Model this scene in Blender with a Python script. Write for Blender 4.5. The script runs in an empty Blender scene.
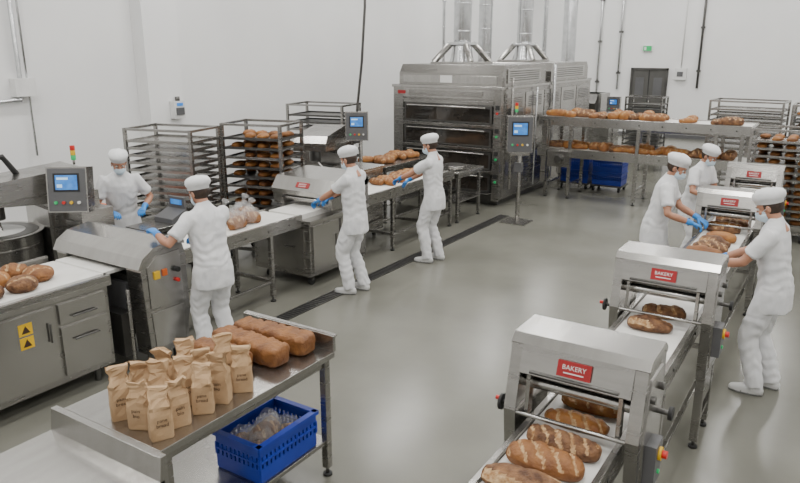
import bpy, bmesh, random
from math import *
from mathutils import Vector, Matrix, noise
from mathutils.bvhtree import BVHTree
random.seed(7)
R=random.uniform
V=Vector
def Rz(a): return Matrix.Rotation(a,4,'Z')
def Rx(a): return Matrix.Rotation(a,4,'X')
def Ry(a): return Matrix.Rotation(a,4,'Y')
def T(x,y,z): return Matrix.Translation((x,y,z))

# ---------------------------------------------------------------- materials
def mat(name,col,rough=.5,metal=0,col2=None,vs=4,bump=0,bs=40,stretch=(1,1,1),emis=0,alpha=1,coat=0,lo=.35,hi=.65,detail=4,rvar=0):
    m=bpy.data.materials.new(name); m.use_nodes=True
    nt=m.node_tree; N=nt.nodes; L=nt.links
    p=N['Principled BSDF']
    p.inputs['Base Color'].default_value=(*col,1)
    p.inputs['Roughness'].default_value=rough
    p.inputs['Metallic'].default_value=metal
    p.inputs['Coat Weight'].default_value=coat
    if alpha<1: p.inputs['Alpha'].default_value=alpha
    if emis:
        p.inputs['Emission Color'].default_value=(*col,1); p.inputs['Emission Strength'].default_value=emis
    tc=N.new('ShaderNodeTexCoord'); mp=N.new('ShaderNodeMapping'); mp.inputs['Scale'].default_value=stretch
    L.new(tc.outputs['Object'],mp.inputs['Vector'])
    if col2 is None: col2=tuple(c*.9 for c in col)
    nz=N.new('ShaderNodeTexNoise'); nz.inputs['Scale'].default_value=vs; nz.inputs['Detail'].default_value=detail
    L.new(mp.outputs[0],nz.inputs['Vector'])
    cr=N.new('ShaderNodeValToRGB'); cr.color_ramp.elements[0].position=lo; cr.color_ramp.elements[1].position=hi
    cr.color_ramp.elements[0].color=(*col,1); cr.color_ramp.elements[1].color=(*col2,1)
    L.new(nz.outputs['Fac'],cr.inputs[0]); L.new(cr.outputs[0],p.inputs['Base Color'])
    if rvar:
        mr=N.new('ShaderNodeMapRange'); mr.inputs['To Min'].default_value=rough-rvar; mr.inputs['To Max'].default_value=rough+rvar
        L.new(nz.outputs['Fac'],mr.inputs['Value']); L.new(mr.outputs[0],p.inputs['Roughness'])
    if bump:
        n2=N.new('ShaderNodeTexNoise'); n2.inputs['Scale'].default_value=bs; n2.inputs['Detail'].default_value=3
        L.new(mp.outputs[0],n2.inputs['Vector'])
        bp=N.new('ShaderNodeBump'); bp.inputs['Strength'].default_value=bump; bp.inputs['Distance'].default_value=.01
        L.new(n2.outputs['Fac'],bp.inputs['Height']); L.new(bp.outputs[0],p.inputs['Normal'])
    return m
STEEL=mat('brushed_steel',(.38,.37,.35),.27,.96,(.33,.32,.305),3,bump=.015,bs=60,stretch=(1,1,9),rvar=.02)
STEELT=mat('steel_top',(.47,.46,.44),.25,.96,(.42,.41,.39),3,bump=.01,bs=50,stretch=(7,1,1),rvar=.02)
STEELD=mat('dark_steel',(.14,.137,.13),.36,.85,(.105,.102,.098),4)
GALV=mat('galvanised',(.68,.69,.70),.26,.95,(.55,.56,.57),8)
BLACK=mat('black_rubber',(.015,.015,.015),.6)
DGLASS=mat('oven_glass',(.018,.016,.014),.10,0,(.035,.028,.022),3,coat=.5)
WALL=mat('wall_paint',(.82,.82,.815),.7,0,(.78,.78,.78),.7,bump=.02,bs=120)
WHITE=mat('white_plastic',(.75,.75,.74),.4)
BELT=mat('belt_white',(.76,.75,.72),.5,0,(.68,.67,.63),6)
FLOORM=mat('floor_epoxy',(.152,.150,.126),.22,0,(.192,.189,.160),.9,bump=.01,bs=200,detail=8,rvar=.07)
DRAINM=mat('drain_dark',(.03,.03,.03),.6)
CLOTH=mat('uniform_white',(.72,.72,.725),.85,0,(.66,.665,.68),9,bump=.45,bs=20)
CAPM=mat('cap_white',(.76,.76,.765),.85,0,(.69,.70,.71),14,bump=.35,bs=60)
SKIN=mat('skin',(.46,.23,.145),.5,0,(.40,.19,.115),8)
HAIR=mat('hair',(.025,.015,.01),.6,0,(.045,.025,.015),30)
MASK=mat('mask',(.55,.67,.76),.8,0,(.60,.71,.79),10,bump=.2,bs=30,stretch=(1,1,6))
GLOVE=mat('glove_blue',(.025,.20,.58),.4,0,(.035,.24,.64),8)
SHOE=mat('shoe_white',(.62,.62,.61),.45)
SOLE=mat('shoe_sole',(.25,.25,.25),.7)
EYEW=mat('eye_white',(.7,.7,.68),.3)
IRIS=mat('iris',(.03,.02,.015),.2)
RED=mat('label_red',(.34,.012,.015),.4)
REDB=mat('button_red',(.6,.02,.015),.35)
YEL=mat('yellow',(.78,.48,.015),.45)
ORG=mat('orange_plastic',(.70,.14,.02),.45)
GRN=mat('green',(.02,.42,.13),.4,emis=.3)
BLUEC=mat('crate_blue',(.008,.030,.30),.42,0,(.010,.040,.36),5)
SCREEN=mat('screen_blue',(.03,.15,.48),.25,0,(.07,.26,.62),14,emis=.6)
SCRL=mat('screen_light',(.45,.65,.85),.25,emis=.6)
PANEL=mat('panel_grey',(.12,.12,.125),.45,.2)
DOORM=mat('door_grey',(.10,.098,.092),.5,.3)
CRUST=mat('crust',(.145,.05,.013),.6,0,(.32,.135,.036),14,bump=.8,bs=60,lo=.3,hi=.78)
CRUST2=mat('crust_golden',(.38,.165,.036),.55,0,(.21,.07,.015),12,bump=.7,bs=50,lo=.3,hi=.7)
CRUSTD=mat('crust_dark',(.075,.028,.010),.65,0,(.27,.13,.052),18,bump=1.0,bs=80,lo=.35,hi=.72)
TIN=mat('crust_tin',(.27,.11,.027),.6,0,(.11,.038,.011),11,bump=1.0,bs=38,lo=.3,hi=.72,detail=8)
SCORE=mat('crumb_flour',(.54,.37,.20),.85,0,(.28,.135,.048),40,bump=.7,bs=90)
KRAFT=mat('kraft_paper',(.47,.315,.18),.85,0,(.40,.255,.135),6,bump=.6,bs=18)
INK=mat('ink',(.05,.025,.015),.8)
FILM=mat('plastic_film',(.9,.9,.9),.12,0,alpha=.16,bump=.8,bs=18)

# ---------------------------------------------------------------- builder
class B:
    def __init__(s): s.v=[];s.f=[];s.m=[];s.s=[];s.mats=[];s.M=Matrix.Identity(4)
    def mi(s,m):
        if m not in s.mats: s.mats.append(m)
        return s.mats.index(m)
    def add(s,vs,fs,m,smooth=False,M=None):
        o=len(s.v); X=s.M@M if M is not None else s.M
        s.v+= [X@V(v) for v in vs]
        k=[s.mi(x) for x in m] if isinstance(m,list) else [s.mi(m)]*len(fs)
        for f,q in zip(fs,k): s.f.append([o+i for i in f]); s.m.append(q); s.s.append(smooth)
    def box(s,x0,x1,y0,y1,z0,z1,m,M=None):
        vs=[(x,y,z) for z in(z0,z1) for y in(y0,y1) for x in(x0,x1)]
        s.add(vs,[(0,2,3,1),(4,5,7,6),(0,1,5,4),(2,6,7,3),(0,4,6,2),(1,3,7,5)],m,M=M)
    def cyl(s,a,b,r,m,r2=None,n=14,M=None):
        s.tube([a,b],[r,r if r2 is None else r2],m,n,M)
    def tube(s,pts,r,m,n=10,M=None,flat=True,caps=True,ref=None,sx=1):
        vs,fs=tubegeo(pts,r,n,caps,ref,sx)
        s.add(vs,fs,m,True,M)
        if caps: s.s[-1]=False; s.s[-2]=False
    def prism(s,poly,ax,a0,a1,m,M=None):
        n=len(poly)
        def P(p,a): 
            return (a,p[0],p[1]) if ax=='x' else ((p[0],a,p[1]) if ax=='y' else (p[0],p[1],a))
        vs=[P(p,a0) for p in poly]+[P(p,a1) for p in poly]
        fs=[tuple(range(n))[::-1],tuple(range(n,2*n))]+[(i,(i+1)%n,n+(i+1)%n,n+i) for i in range(n)]
        s.add(vs,fs,m,M=M)
    def sph(s,c,r,m,nu=16,nv=10,M=None,keep=None):
        vs,fs=sphgeo(c,r,nu,nv)
        if keep: fs=[f for f in fs if keep(sum((V(vs[i]) for i in f),V())/len(f))]
        s.add(vs,fs,m,True,M)
    def mesh(s,me,mats,M,smooth=True):
        s.add([v.co for v in me.vertices],[tuple(p.vertices) for p in me.polygons],[mats[p.material_index] for p in me.polygons],smooth,M)
    def obj(s,name,bevel=0,origin=None):
        me=bpy.data.meshes.new(name)
        mn=V([min(v[i] for v in s.v) for i in range(3)]); mx=V([max(v[i] for v in s.v) for i in range(3)])
        c=V(((mn.x+mx.x)/2,(mn.y+mx.y)/2,mn.z)) if origin is None else V(origin)
        me.from_pydata([tuple(v-c) for v in s.v],[],s.f)
        for m in s.mats: me.materials.append(m)
        me.polygons.foreach_set('material_index',s.m); me.polygons.foreach_set('use_smooth',s.s)
        bm=bmesh.new(); bm.from_mesh(me); bmesh.ops.recalc_face_normals(bm,faces=bm.faces); bm.to_mesh(me); bm.free()
        me.update()
        o=bpy.data.objects.new(name,me); o.location=c; bpy.context.scene.collection.objects.link(o)
        if bevel:
            b=o.modifiers.new('bevel','BEVEL'); b.width=bevel; b.segments=2; b.limit_method='ANGLE'; b.angle_limit=radians(50)
        return o
def tubegeo(pts,r,n=12,caps=True,ref=None,sx=1):
    pts=[V(p) for p in pts]
    if not isinstance(r,(list,tuple)): r=[r]*len(pts)
    vs=[];fs=[]
    prev=None
    for i,p in enumerate(pts):
        a=pts[max(0,i-1)]; b=pts[min(len(pts)-1,i+1)]
        t=(b-a).normalized()
        if prev is None:
            rf=V(ref) if ref else (V((0,0,1)) if abs(t.z)<.9 else V((1,0,0)))
            u=(rf-t*rf.dot(t)).normalized()
        else: u=(prev-t*prev.dot(t)).normalized()
        prev=u; w=t.cross(u)
        for k in range(n):
            an=2*pi*k/n; vs.append(p+u*(cos(an)*r[i])+w*(sin(an)*r[i]*sx))
    for i in range(len(pts)-1):
        for k in range(n): fs.append((i*n+k,i*n+(k+1)%n,(i+1)*n+(k+1)%n,(i+1)*n+k))
    if caps: fs.append(tuple(range(n))[::-1]); fs.append(tuple(range((len(pts)-1)*n,len(pts)*n)))
    return vs,fs
def ringgeo(rings,n=24):
    vs=[];fs=[]
    for c,rx,ry in rings:
        for k in range(n):
            a=2*pi*k/n; vs.append(V(c)+V((cos(a)*rx,sin(a)*ry,0)))
    m=len(rings)
    for i in range(m-1):
        for k in range(n): fs.append((i*n+k,i*n+(k+1)%n,(i+1)*n+(k+1)%n,(i+1)*n+k))
    fs.append(tuple(range(n))[::-1]); fs.append(tuple(range((m-1)*n,m*n)))
    return vs,fs
def sphgeo(c,r,nu=16,nv=10):
    if not isinstance(r,(list,tuple)): r=(r,r,r)
    vs=[(c[0],c[1],c[2]-r[2])];fs=[]
    for j in range(1,nv):
        t=-pi/2+pi*j/nv
        for i in range(nu):
            a=2*pi*i/nu; vs.append((c[0]+r[0]*cos(t)*cos(a),c[1]+r[1]*cos(t)*sin(a),c[2]+r[2]*sin(t)))
    vs.append((c[0],c[1],c[2]+r[2])); e=len(vs)-1
    for i in range(nu):
        fs.append((0,1+(i+1)%nu,1+i)); fs.append((e,e-nu+i,e-nu+(i+1)%nu))
    for j in range(nv-2):
        for i in range(nu):
            a=1+j*nu; fs.append((a+i,a+(i+1)%nu,a+nu+(i+1)%nu,a+nu+i))
    return vs,fs

# ---------------------------------------------------------------- room
XL,XR,YF,YB,ZC=-10,4.5,-4,24,6
def room():
    b=B(); b.box(XL,XR,YF,YB,-.2,0,FLOORM); b.obj('floor',origin=(0,0,0))
    b=B(); b.box(XL,XR,YF,YB,ZC,ZC+.2,WALL); b.obj('ceiling')
    b=B(); b.box(XL-.2,XL,YF,YB,0,ZC,WALL); b.obj('wall_left')
    b=B(); b.box(XR,XR+.2,YF,YB,0,ZC,WALL); b.obj('wall_right')
    b=B(); b.box(XL-.2,XR+.2,YF-.2,YF,0,ZC,WALL); b.obj('wall_front')
    b=B(); b.box(XL-.2,XR+.2,YB,YB+.2,0,ZC,WALL); b.obj('wall_back')
    dx0,dx1,dz=-6.33,-5.16,2.2
    b=B(); b.box(dx0+.06,dx1-.06,YB-.045,YB-.005,0.005,dz-.06,DOORM)
    b.box(dx0,dx0+.06,YB-.08,YB-.002,0.005,dz,STEELD);b.box(dx1-.06,dx1,YB-.08,YB-.002,0.005,dz,STEELD);b.box(dx0,dx1,YB-.08,YB-.002,dz-.06,dz,STEELD)
    mx=(dx0+dx1)/2; b.box(mx-.01,mx+.01,YB-.055,YB-.045,0.01,dz-.06,BLACK); b.box(mx+.15,mx+.42,YB-.055,YB-.045,1.25,1.9,PANEL); b.box(mx-.42,mx-.15,YB-.055,YB-.045,1.25,1.9,PANEL); b.cyl((mx+.06,YB-.08,.95),(mx+.06,YB-.08,1.2),.015,STEEL)
    b.obj('door_1')
    b=B(); b.box(XL+.001,-9.72,7.6,8.3,0.001,ZC-.001,WALL); b.obj('wall_column')
    for n,a in (('left',(XL,XL+.02,YF,7.6)),('left',(XL,XL+.02,8.3,YB)),('back',(XL+.02,-6.36,YB-.02,YB)),('back',(-5.13,XR,YB-.02,YB)),('right',(XR-.02,XR,YF,YB-.02))):
        b=B(); b.box(*a,0,.12,PANEL); b.obj('baseboard_'+n)
room()
b=B()
b.box(-4.93,-4.79,4.3,11.0,.001,.004,DRAINM)
y=4.3
while y<10.99:
    b.box(-4.92,-4.80,y,y+.022,.004,.008,STEELD); y+=.05
b.box(-4.945,-4.93,4.3,11.0,.001,.010,STEELD); b.box(-4.79,-4.775,4.3,11.0,.001,.010,STEELD)
b.obj('floor_drain')
b=B(); b.box(-6.02,-5.72,23.93,23.999,2.72,2.9,WHITE); b.box(-6.0,-5.74,23.92,23.93,2.735,2.885,GRN); b.box(-5.97,-5.9,23.915,23.92,2.76,2.86,WHITE); b.obj('exit_sign')
b=B(); b.box(-4.95,-4.6,23.88,23.999,1.85,2.2,WHITE); b.box(-4.88,-4.7,23.87,23.88,1.95,2.1,PANEL); b.cyl((-4.78,23.93,2.2),(-4.78,23.93,5.99),.02,WHITE); b.obj('electrical_box')
b=B()
for x,z in((-7.43,1.2),(-6.75,1.5),(-4.26,1.6),(-8.6,1.5)):
    b.cyl((x,23.94,z),(x,23.94,5.99),.035,GALV if x!=-4.26 else STEELD)
    for k in range(3): b.box(x-.06,x+.06,23.9,23.999,z+.5+k*1.3,z+.56+k*1.3,STEELD)
b.obj('wall_pipes')
b=B(); b.box(-9.715,-9.6,8.0,8.22,1.66,1.95,WHITE); b.box(-9.6,-9.58,8.03,8.19,1.72,1.84,PANEL);b.box(-9.6,-9.585,8.05,8.17,1.87,1.92,SCREEN);b.cyl((-9.66,8.12,1.95),(-9.66,8.12,2.02),.04,STEELD); b.obj('wall_controller')
b=B(); b.tube([(-9.93,5.62,5.99),(-9.93,5.62,2.2),(-9.93,5.6,2.1),(-9.93,4.4,2.05)],.03,GALV,n=10); b.cyl((-9.93,5.72,5.99),(-9.93,5.72,1.3),.015,GALV)
b.box(-9.999,-9.86,5.5,5.8,2.15,2.4,WHITE); b.obj('wall_conduit')

# ---------------------------------------------------------------- bread
def loaf(b,x,y,z,L,W,H,rot=0,m=None,sm=None,score=None,nu=18,nv=14,seed=None,pw=.55,amp=.006,depth=.010):
    m=m or CRUST; sm=sm or SCORE
    sd=R(0,99) if seed is None else seed
    vs=[];fs=[];ms=[]
    M=T(x,y,z)@Rz(rot)
    def sval(px,yy):
        q=((px+yy*score[1]+.018*noise.noise(V((px*25+sd,yy*25,1))))/score[0])%1.0
        return max(0,1-abs(q-.5)/.20)
    for i in range(nu+1):
        th=pi*i/nu; r=max(sin(th),.0)**pw if 0<i<nu else 0.02
        px=-cos(th)*L/2
        for k in range(nv):
            a=2*pi*k/nv; yy=W/2*r*cos(a); zz=H*(.4+.6*r*sin(a)); zz=max(zz,H*.02+.001)
            n=noise.noise(V((px*9+sd,yy*9,zz*9)))*amp*2; n2=noise.noise(V((px*40+sd,yy*40,zz*40)))*amp*.6
            d=-depth*(H/.09)*sval(px,yy) if score and sin(a)>.2 and r>.45 else .0
            vs.append((px+n*.4,yy*(1+n*2),zz+((n+n2+d) if sin(a)>0 else 0)))
    for i in range(nu):
        for k in range(nv):
            f=(i*nv+k,i*nv+(k+1)%nv,(i+1)*nv+(k+1)%nv,(i+1)*nv+k); fs.append(f)
            a=2*pi*(k+.5)/nv; c=(V(vs[f[0]])+V(vs[f[2]]))/2
            th=pi*(i+.5)/nu
            ms.append(sm if score and sin(a)>.38 and sin(th)>.35 and sval(c.x,c.y)>.34 else m)
    fs.append(tuple(range(nv))[::-1]); fs.append(tuple(range(nu*nv,(nu+1)*nv))); ms+=[m,m]
    b.add(vs,fs,ms,True,M)
def roundloaf(b,x,y,z,r,h,m=None,cross=True,nu=34,nv=26):
    loaf(b,x,y,z,2*r,2*r,h,R(0,3),m or CRUST,score=(r*.75,.1) if cross else None,nu=nu,nv=nv,pw=.95,amp=.008)

# ---------------------------------------------------------------- equipment
def leg(b,x,y,z0,z1,w=.045,m=None):
    m=m or STEEL
    b.box(x-w/2,x+w/2,y-w/2,y+w/2,z0+.06,z1,m); b.cyl((x,y,z0+.015),(x,y,z0+.06),.012,STEELD); b.cyl((x,y,z0),(x,y,z0+.018),.032,BLACK)
def castor(b,x,y,z=0):
    b.cyl((x-.018,y,z+.05),(x+.018,y,z+.05),.05,BLACK,n=16); b.box(x-.03,x+.03,y-.02,y+.02,z+.06,z+.12,STEELD)
def conveyor(name,x0,x1,y0,y1,z,legs,depth=.13):
    b=B()
    b.box(x0,x1,y0+.04,y1-.04,z-.025,z,BELT); b.box(x0,x1,y0+.04,y1-.04,z-.095,z-.075,BELT)
    for yy in(y0+.045,y1-.045): b.cyl((x0,yy,z-.047),(x1,yy,z-.047),.046,BELT,n=18)
    for a,c in((x0-.035,x0-.003),(x1+.003,x1+.035)):
        b.box(a,c,y0,y1,z-depth,z+.018,STEEL)
    b.box(x0-.005,x1+.005,y0+.1,y1-.1,z-.07,z-.03,STEELD)
    yy=y0+.3
    while yy<y1-.2:
        b.cyl((x0-.041,yy,z-.06),(x0-.035,yy,z-.06),.012,STEELD,n=8); b.cyl((x1+.035,yy,z-.06),(x1+.041,yy,z-.06),.012,STEELD,n=8)
        yy+=.35
    for yl in legs:
        for xx in(x0-.012,x1+.012): leg(b,xx,yl,0,z-depth)
        b.box(x0-.02,x1+.02,yl-.02,yl+.02,.22,.26,STEEL); b.box(x0-.02,x1+.02,yl-.02,yl+.02,z-depth-.04,z-depth,STEEL)
    if len(legs)>1:
        for xx in(x0-.012,x1+.012): b.box(xx-.015,xx+.015,legs[0],legs[-1],.22,.25,STEEL)
    return b.obj(name,bevel=.003)
def textmesh(t,size):
    cu=bpy.data.curves.new('t','FONT'); cu.body=t; cu.size=size; cu.align_x='CENTER'; cu.extrude=.0004; cu.resolution_u=2
    o=bpy.data.objects.new('t',cu); bpy.context.scene.collection.objects.link(o)
    dg=bpy.context.evaluated_depsgraph_get(); me=bpy.data.meshes.new_from_object(o.evaluated_get(dg)); bpy.data.objects.remove(o); return me
LBL=textmesh('BAKERY',.034)
def label(b,M,w=.17,h=.08):
    b.box(-w/2,w/2,-.010,-.001,-h/2,h/2,RED,M=M)
    b.add([v.co for v in LBL.vertices],[tuple(p.vertices) for p in LBL.polygons],WHITE,False,M@T(0,-.0108,-.002)@Rx(radians(90)))
    b.box(-w*.3,w*.3,-.012,-.010,-.022,-.016,WHITE,M=M)
def moulder(name,x0,x1,y0,y1,zt=1.37,zb=.55):
    b=B(); pw=.062; zm=.99
    prof=[(y0+.02,zb),(y0-.03,zm),(y0+.05,zt-.03),(y0+.09,zt),(y1-.08,zt),(y1-.02,zt-.04),(y1+.01,zm),(y1,zb)]
    for a,c in((x0,x0+pw),(x1-pw,x1)): b.prism(prof,'x',a,c,STEEL)
    pin=[(y0+.08,zb+.08),(y0+.045,zm-.03),(y0+.11,zt-.1),(y1-.1,zt-.1),(y1-.06,zm-.03),(y1-.06,zb+.08)]
    b.prism(pin,'x',x1,x1+.008,STEELT); b.prism(pin,'x',x0-.008,x0,STEELT)
    b.prism([(y0+.045,zt-.03),(y0+.09,zt+.012),(y1-.08,zt+.012),(y1-.02,zt-.035),(y1-.03,zt-.06),(y1-.1,zt-.02),(y0+.1,zt-.02),(y0+.06,zt-.05)],'x',x0-.006,x1+.006,STEELT)
    b.prism([(y0+.045,zt-.03),(y0+.0,zt-.17),(y0+.02,zt-.185),(y0+.06,zt-.035)],'x',x0+pw,x1-pw,STEEL)
    b.prism([(y1-.02,zt-.03),(y1+.0,zt-.2),(y1-.01,zt-.2),(y1-.04,zt-.035)],'x',x0+pw,x1-pw,STEEL)
    b.box(x0+pw,x1-pw,y0+.08,y1-.03,zt-.10,zt-.06,STEELD)
    b.box(x0+pw,x1-pw,y0+.09,y0+.11,zt-.2,zt-.06,STEELD)
    w=x1-x0; xm=x0+w*.5; label(b,T(xm,y0+.018,zt-.098)@Rx(radians(-17)))
    # hinge and handle on the hood
    b.cyl((x0+.12,y0+.0,zt-.155),(x1-.12,y0+.0,zt-.155),.009,STEELD)
    for yy,zz,r in((y0+.09,zt-.25,.032),(y0+.2,zt-.23,.042),(y1-.1,zt-.25,.032)): b.cyl((x0+pw,yy,zz),(x1-pw,yy,zz),r,STEELT,n=18)
    b.box(x0+pw+.01,x1-pw-.01,y0+.24,y1-.06,zt-.2,zt-.185,WHITE)
    for xx in(x0+.10,x1-.12): b.prism([(y0+.0,zt-.40),(y0+.02,zt-.17),(y0+.07,zt-.17),(y0+.06,zt-.40)],'x',xx,xx+.02,STEEL)
    b.cyl((x0+pw,y0-.015,zm-.01),(x1-pw,y0-.015,zm-.01),.012,STEEL)
    b.box(x1+.008,x1+.06,y0+.1,y0+.24,zb+.16,zb+.38,PANEL); b.cyl((x1+.06,y0+.17,zb+.32),(x1+.075,y0+.17,zb+.32),.035,YEL); b.cyl((x1+.075,y0+.17,zb+.32),(x1+.1,y0+.17,zb+.32),.02,REDB)
    b.cyl((x1+.06,y0+.17,zb+.22),(x1+.07,y0+.17,zb+.22),.012,GRN)
    b.cyl((x1+.008,y1-.12,zm+.03),(x1+.07,y1-.12,zm+.03),.014,STEELD); b.cyl((x1+.06,y1-.12,zm+.03),(x1+.08,y1-.12,zm+.03),.035,BLACK)
    b.cyl((x1+.008,y0+.12,zt-.2),(x1+.03,y0+.12,zt-.2),.02,STEELD); b.cyl((x1+.008,y1-.14,zt-.2),(x1+.03,y1-.14,zt-.2),.02,STEELD)
    b.cyl((x0-.008,y0+.1,zm-.04),(x0-.07,y0+.1,zm-.04),.012,STEELD); b.cyl((x0-.06,y0+.1,zm-.04),(x0-.075,y0+.1,zm-.04),.045,BLACK,n=20); b.cyl((x0-.075,y0+.13,zm-.04),(x0-.115,y0+.13,zm-.04),.012,REDB)
    for xx in(x0+pw/2,x1-pw/2):
        for yy in(y0+.06,y1-.05): leg(b,xx,yy,0,zb+.02,.055)
        b.box(xx-.02,xx+.02,y0+.05,y1-.05,.2,.24,STEEL)
    b.box(x1-.05,x1-.008,y0+.05,y1-.04,.34,zb+.05,STEELT)
    return b.obj(name,bevel=.005)

conveyor('belt_conveyor',-1.19,-.76,1.6,10.9,.9,[2.2,4.15,6.3,8.9,10.7])
moulder('dough_moulder',-1.32,-.63,3.1,3.54)
moulder('dough_moulder',-1.30,-.61,4.90,5.38)
moulder('dough_moulder',-1.30,-.64,7.98,8.36,1.33)
moulder('dough_moulder',-1.30,-.64,10.0,10.35,1.33)
b=B()
def LB(x,y,L=.38,W=.15,H=.09,rot=.1,m=CRUST,score=(.075,.6),nu=72,nv=40,**k): loaf(b,x,y,.902,L,W,H,rot,m,score=score,nu=nu,nv=nv,amp=.010,**k)
LB(-.98,2.38,.38,.15,.09,.15,CRUSTD,None); LB(-1.0,2.58,.38,.16,.10,.10,CRUSTD,(.5,3)); LB(-.98,2.79,.37,.17,.11,.02,CRUST,(.085,.8)); LB(-.965,2.99,.37,.155,.10,-.05,CRUSTD,(.07,.7))
LB(-.98,3.24,.34,.14,.08,.0,CRUST2); LB(-.97,3.46,.34,.14,.08,.0,CRUST2)
LB(-.99,4.80,.30,.17,.09,.1,CRUSTD,(.5,3)); LB(-.96,5.10,.31,.16,.09,.15,CRUSTD,(.1,.3)); LB(-1.0,5.82,.27,.15,.08,.2,CRUST,None)
LB(-1.03,6.02,.26,.17,.08,.5,CRUSTD);LB(-.93,6.22,.3,.15,.08,.2,CRUST2)
for i in range(6): LB(-.97+R(-.04,.04),6.45+i*.225,R(.26,.33),R(.18,.22),.10,R(-.4,.6),[CRUST,CRUSTD,CRUST,CRUSTD,CRUSTD,CRUST2][i],[(.08,.5),(.5,3),None][i%3],nu=34,nv=22)
for i in range(12): LB(-.98+R(-.04,.04),8.0+i*.165,.34,.14,.08,R(-.2,.2),random.choice([CRUST,CRUST2,CRUSTD]),nu=24,nv=16)
b.obj('bread_loaves')

# left-hand line: infeed counter with cabinets
b=B()
b.box(-6.02,-5.16,.6,3.42,.14,.86,STEEL); b.box(-6.06,-5.12,.6,3.44,.86,.9,STEELT)
b.box(-6.06,-6.03,.6,3.44,.9,.97,STEEL); b.box(-5.15,-5.12,.6,3.44,.9,.95,STEEL)
b.box(-5.95,-5.25,.6,3.44,.9,.935,BELT)
for y0,y1,z0,z1 in((1.0,1.62,.2,.82),(1.64,2.26,.2,.82),(2.28,2.92,.2,.82),(2.96,3.38,.2,.62),(2.96,3.38,.65,.82)):
    b.box(-5.162,-5.140,y0,y1,z0,z1,STEELT); b.cyl((-5.12,y1-.06 if z1-z0>.5 else y0+.1,z1-.12),(-5.12,y1-.06 if z1-z0>.5 else y1-.1,z1-.28 if z1-z0>.5 else z1-.12),.008,STEELD)
for zz,mm in((.71,YEL),(.60,YEL)):
    b.box(-5.140,-5.137,2.62,2.73,zz-.048,zz+.048,mm); b.prism([(2.64,zz-.03),(2.71,zz-.03),(2.675,zz+.032)],'x',-5.137,-5.135,INK)
for yy in(.8,2.1,3.3):
    for xx in(-5.9,-5.25): b.cyl((xx,yy,0),(xx,yy,.14),.03,STEELD)
b.obj('production_counter',bevel=.004)
b=B()
for x,y,r,m in((-5.50,2.32,.12,CRUST),(-5.75,2.50,.12,CRUST),(-5.42,2.58,.115,CRUSTD),(-5.68,2.76,.125,CRUST2),(-5.40,2.84,.12,CRUSTD),(-5.80,3.0,.11,CRUST),(-5.50,2.08,.12,CRUST2),(-5.55,3.06,.125,CRUST)):
    roundloaf(b,x,y,.937,r,.12,m)
b.obj('round_loaves')
# slicer
b=B()
x0,x1=-6.15,-4.93; ya,yb=3.6,4.06
side=[(ya+.04,.16),(ya,.95),(ya+.03,1.04),(ya+.14,1.12),(yb-.1,1.15),(yb,1.12),(yb+.03,1.0),(yb+.03,.5),(yb-.02,.16)]
b.prism(side,'x',x1-.2,x1,STEEL); b.prism([(ya+.07,.6),(ya+.06,.98),(ya+.16,1.06),(yb-.04,1.07),(yb-.03,.6)],'x',x1,x1+.01,STEELT); b.prism([(ya+.09,.22),(ya+.07,.56),(yb-.03,.56),(yb-.05,.22)],'x',x1,x1+.01,STEELT)
b.prism(side,'x',x0,x0+.15,STEEL)
b.prism([(ya-.03,.98),(ya+.02,1.07),(ya+.14,1.14),(yb-.1,1.172),(yb+.02,1.14),(yb+.02,1.11),(yb-.1,1.14),(ya+.15,1.11),(ya+.03,1.04),(ya-.01,.97)],'x',x0-.01,x1+.01,STEELT)
b.box(x0+.15,x1-.2,yb-.1,yb,.2,1.1,STEELD); b.box(x0+.15,x1-.2,ya+.08,yb-.1,.3,.86,STEELD); b.box(x0+.3,x1-.28,ya+.04,ya+.08,.35,.8,PANEL)
b.box(-5.95,-5.25,3.46,3.96,.91,.94,BELT); b.cyl((-5.95,3.47,.92),(-5.25,3.47,.92),.018,BELT)
for k in range(24): b.box(-5.95+k*.03,-5.945+k*.03,3.80,3.82,.94,1.08,STEELT)
b.cyl((x0+.15,ya+.03,1.0),(x1-.2,ya+.03,1.0),.018,STEEL)
b.box(x1+.01,x1+.025,ya+.12,ya+.18,.86,.93,YEL); b.box(x1+.01,x1+.022,ya+.21,ya+.26,.87,.93,ORG); b.cyl((x1+.01,ya+.36,.9),(x1+.05,ya+.36,.9),.024,BLACK); b.cyl((x1+.01,ya+.36,.8),(x1+.04,ya+.36,.8),.018,REDB)
for xx in(x0+.08,x1-.1):
    for yy in(ya+.1,yb-.08): b.cyl((xx,yy,0),(xx,yy,.18),.035,STEELD)
b.box(x1-.5,x1-.22,ya-.08,ya+.04,.15,.55,STEELD); b.cyl((x1-.12,ya-.06,.1),(x1-.12,ya-.06,.8),.018,STEEL)
b.obj('bread_slicer',bevel=.006)
conveyor('belt_conveyor',-5.86,-5.32,4.2,6.13,.9,[4.5,5.6])
conveyor('belt_conveyor',-5.86,-5.32,7.36,9.9,.9,[8.1,9.0,9.8])
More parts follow.
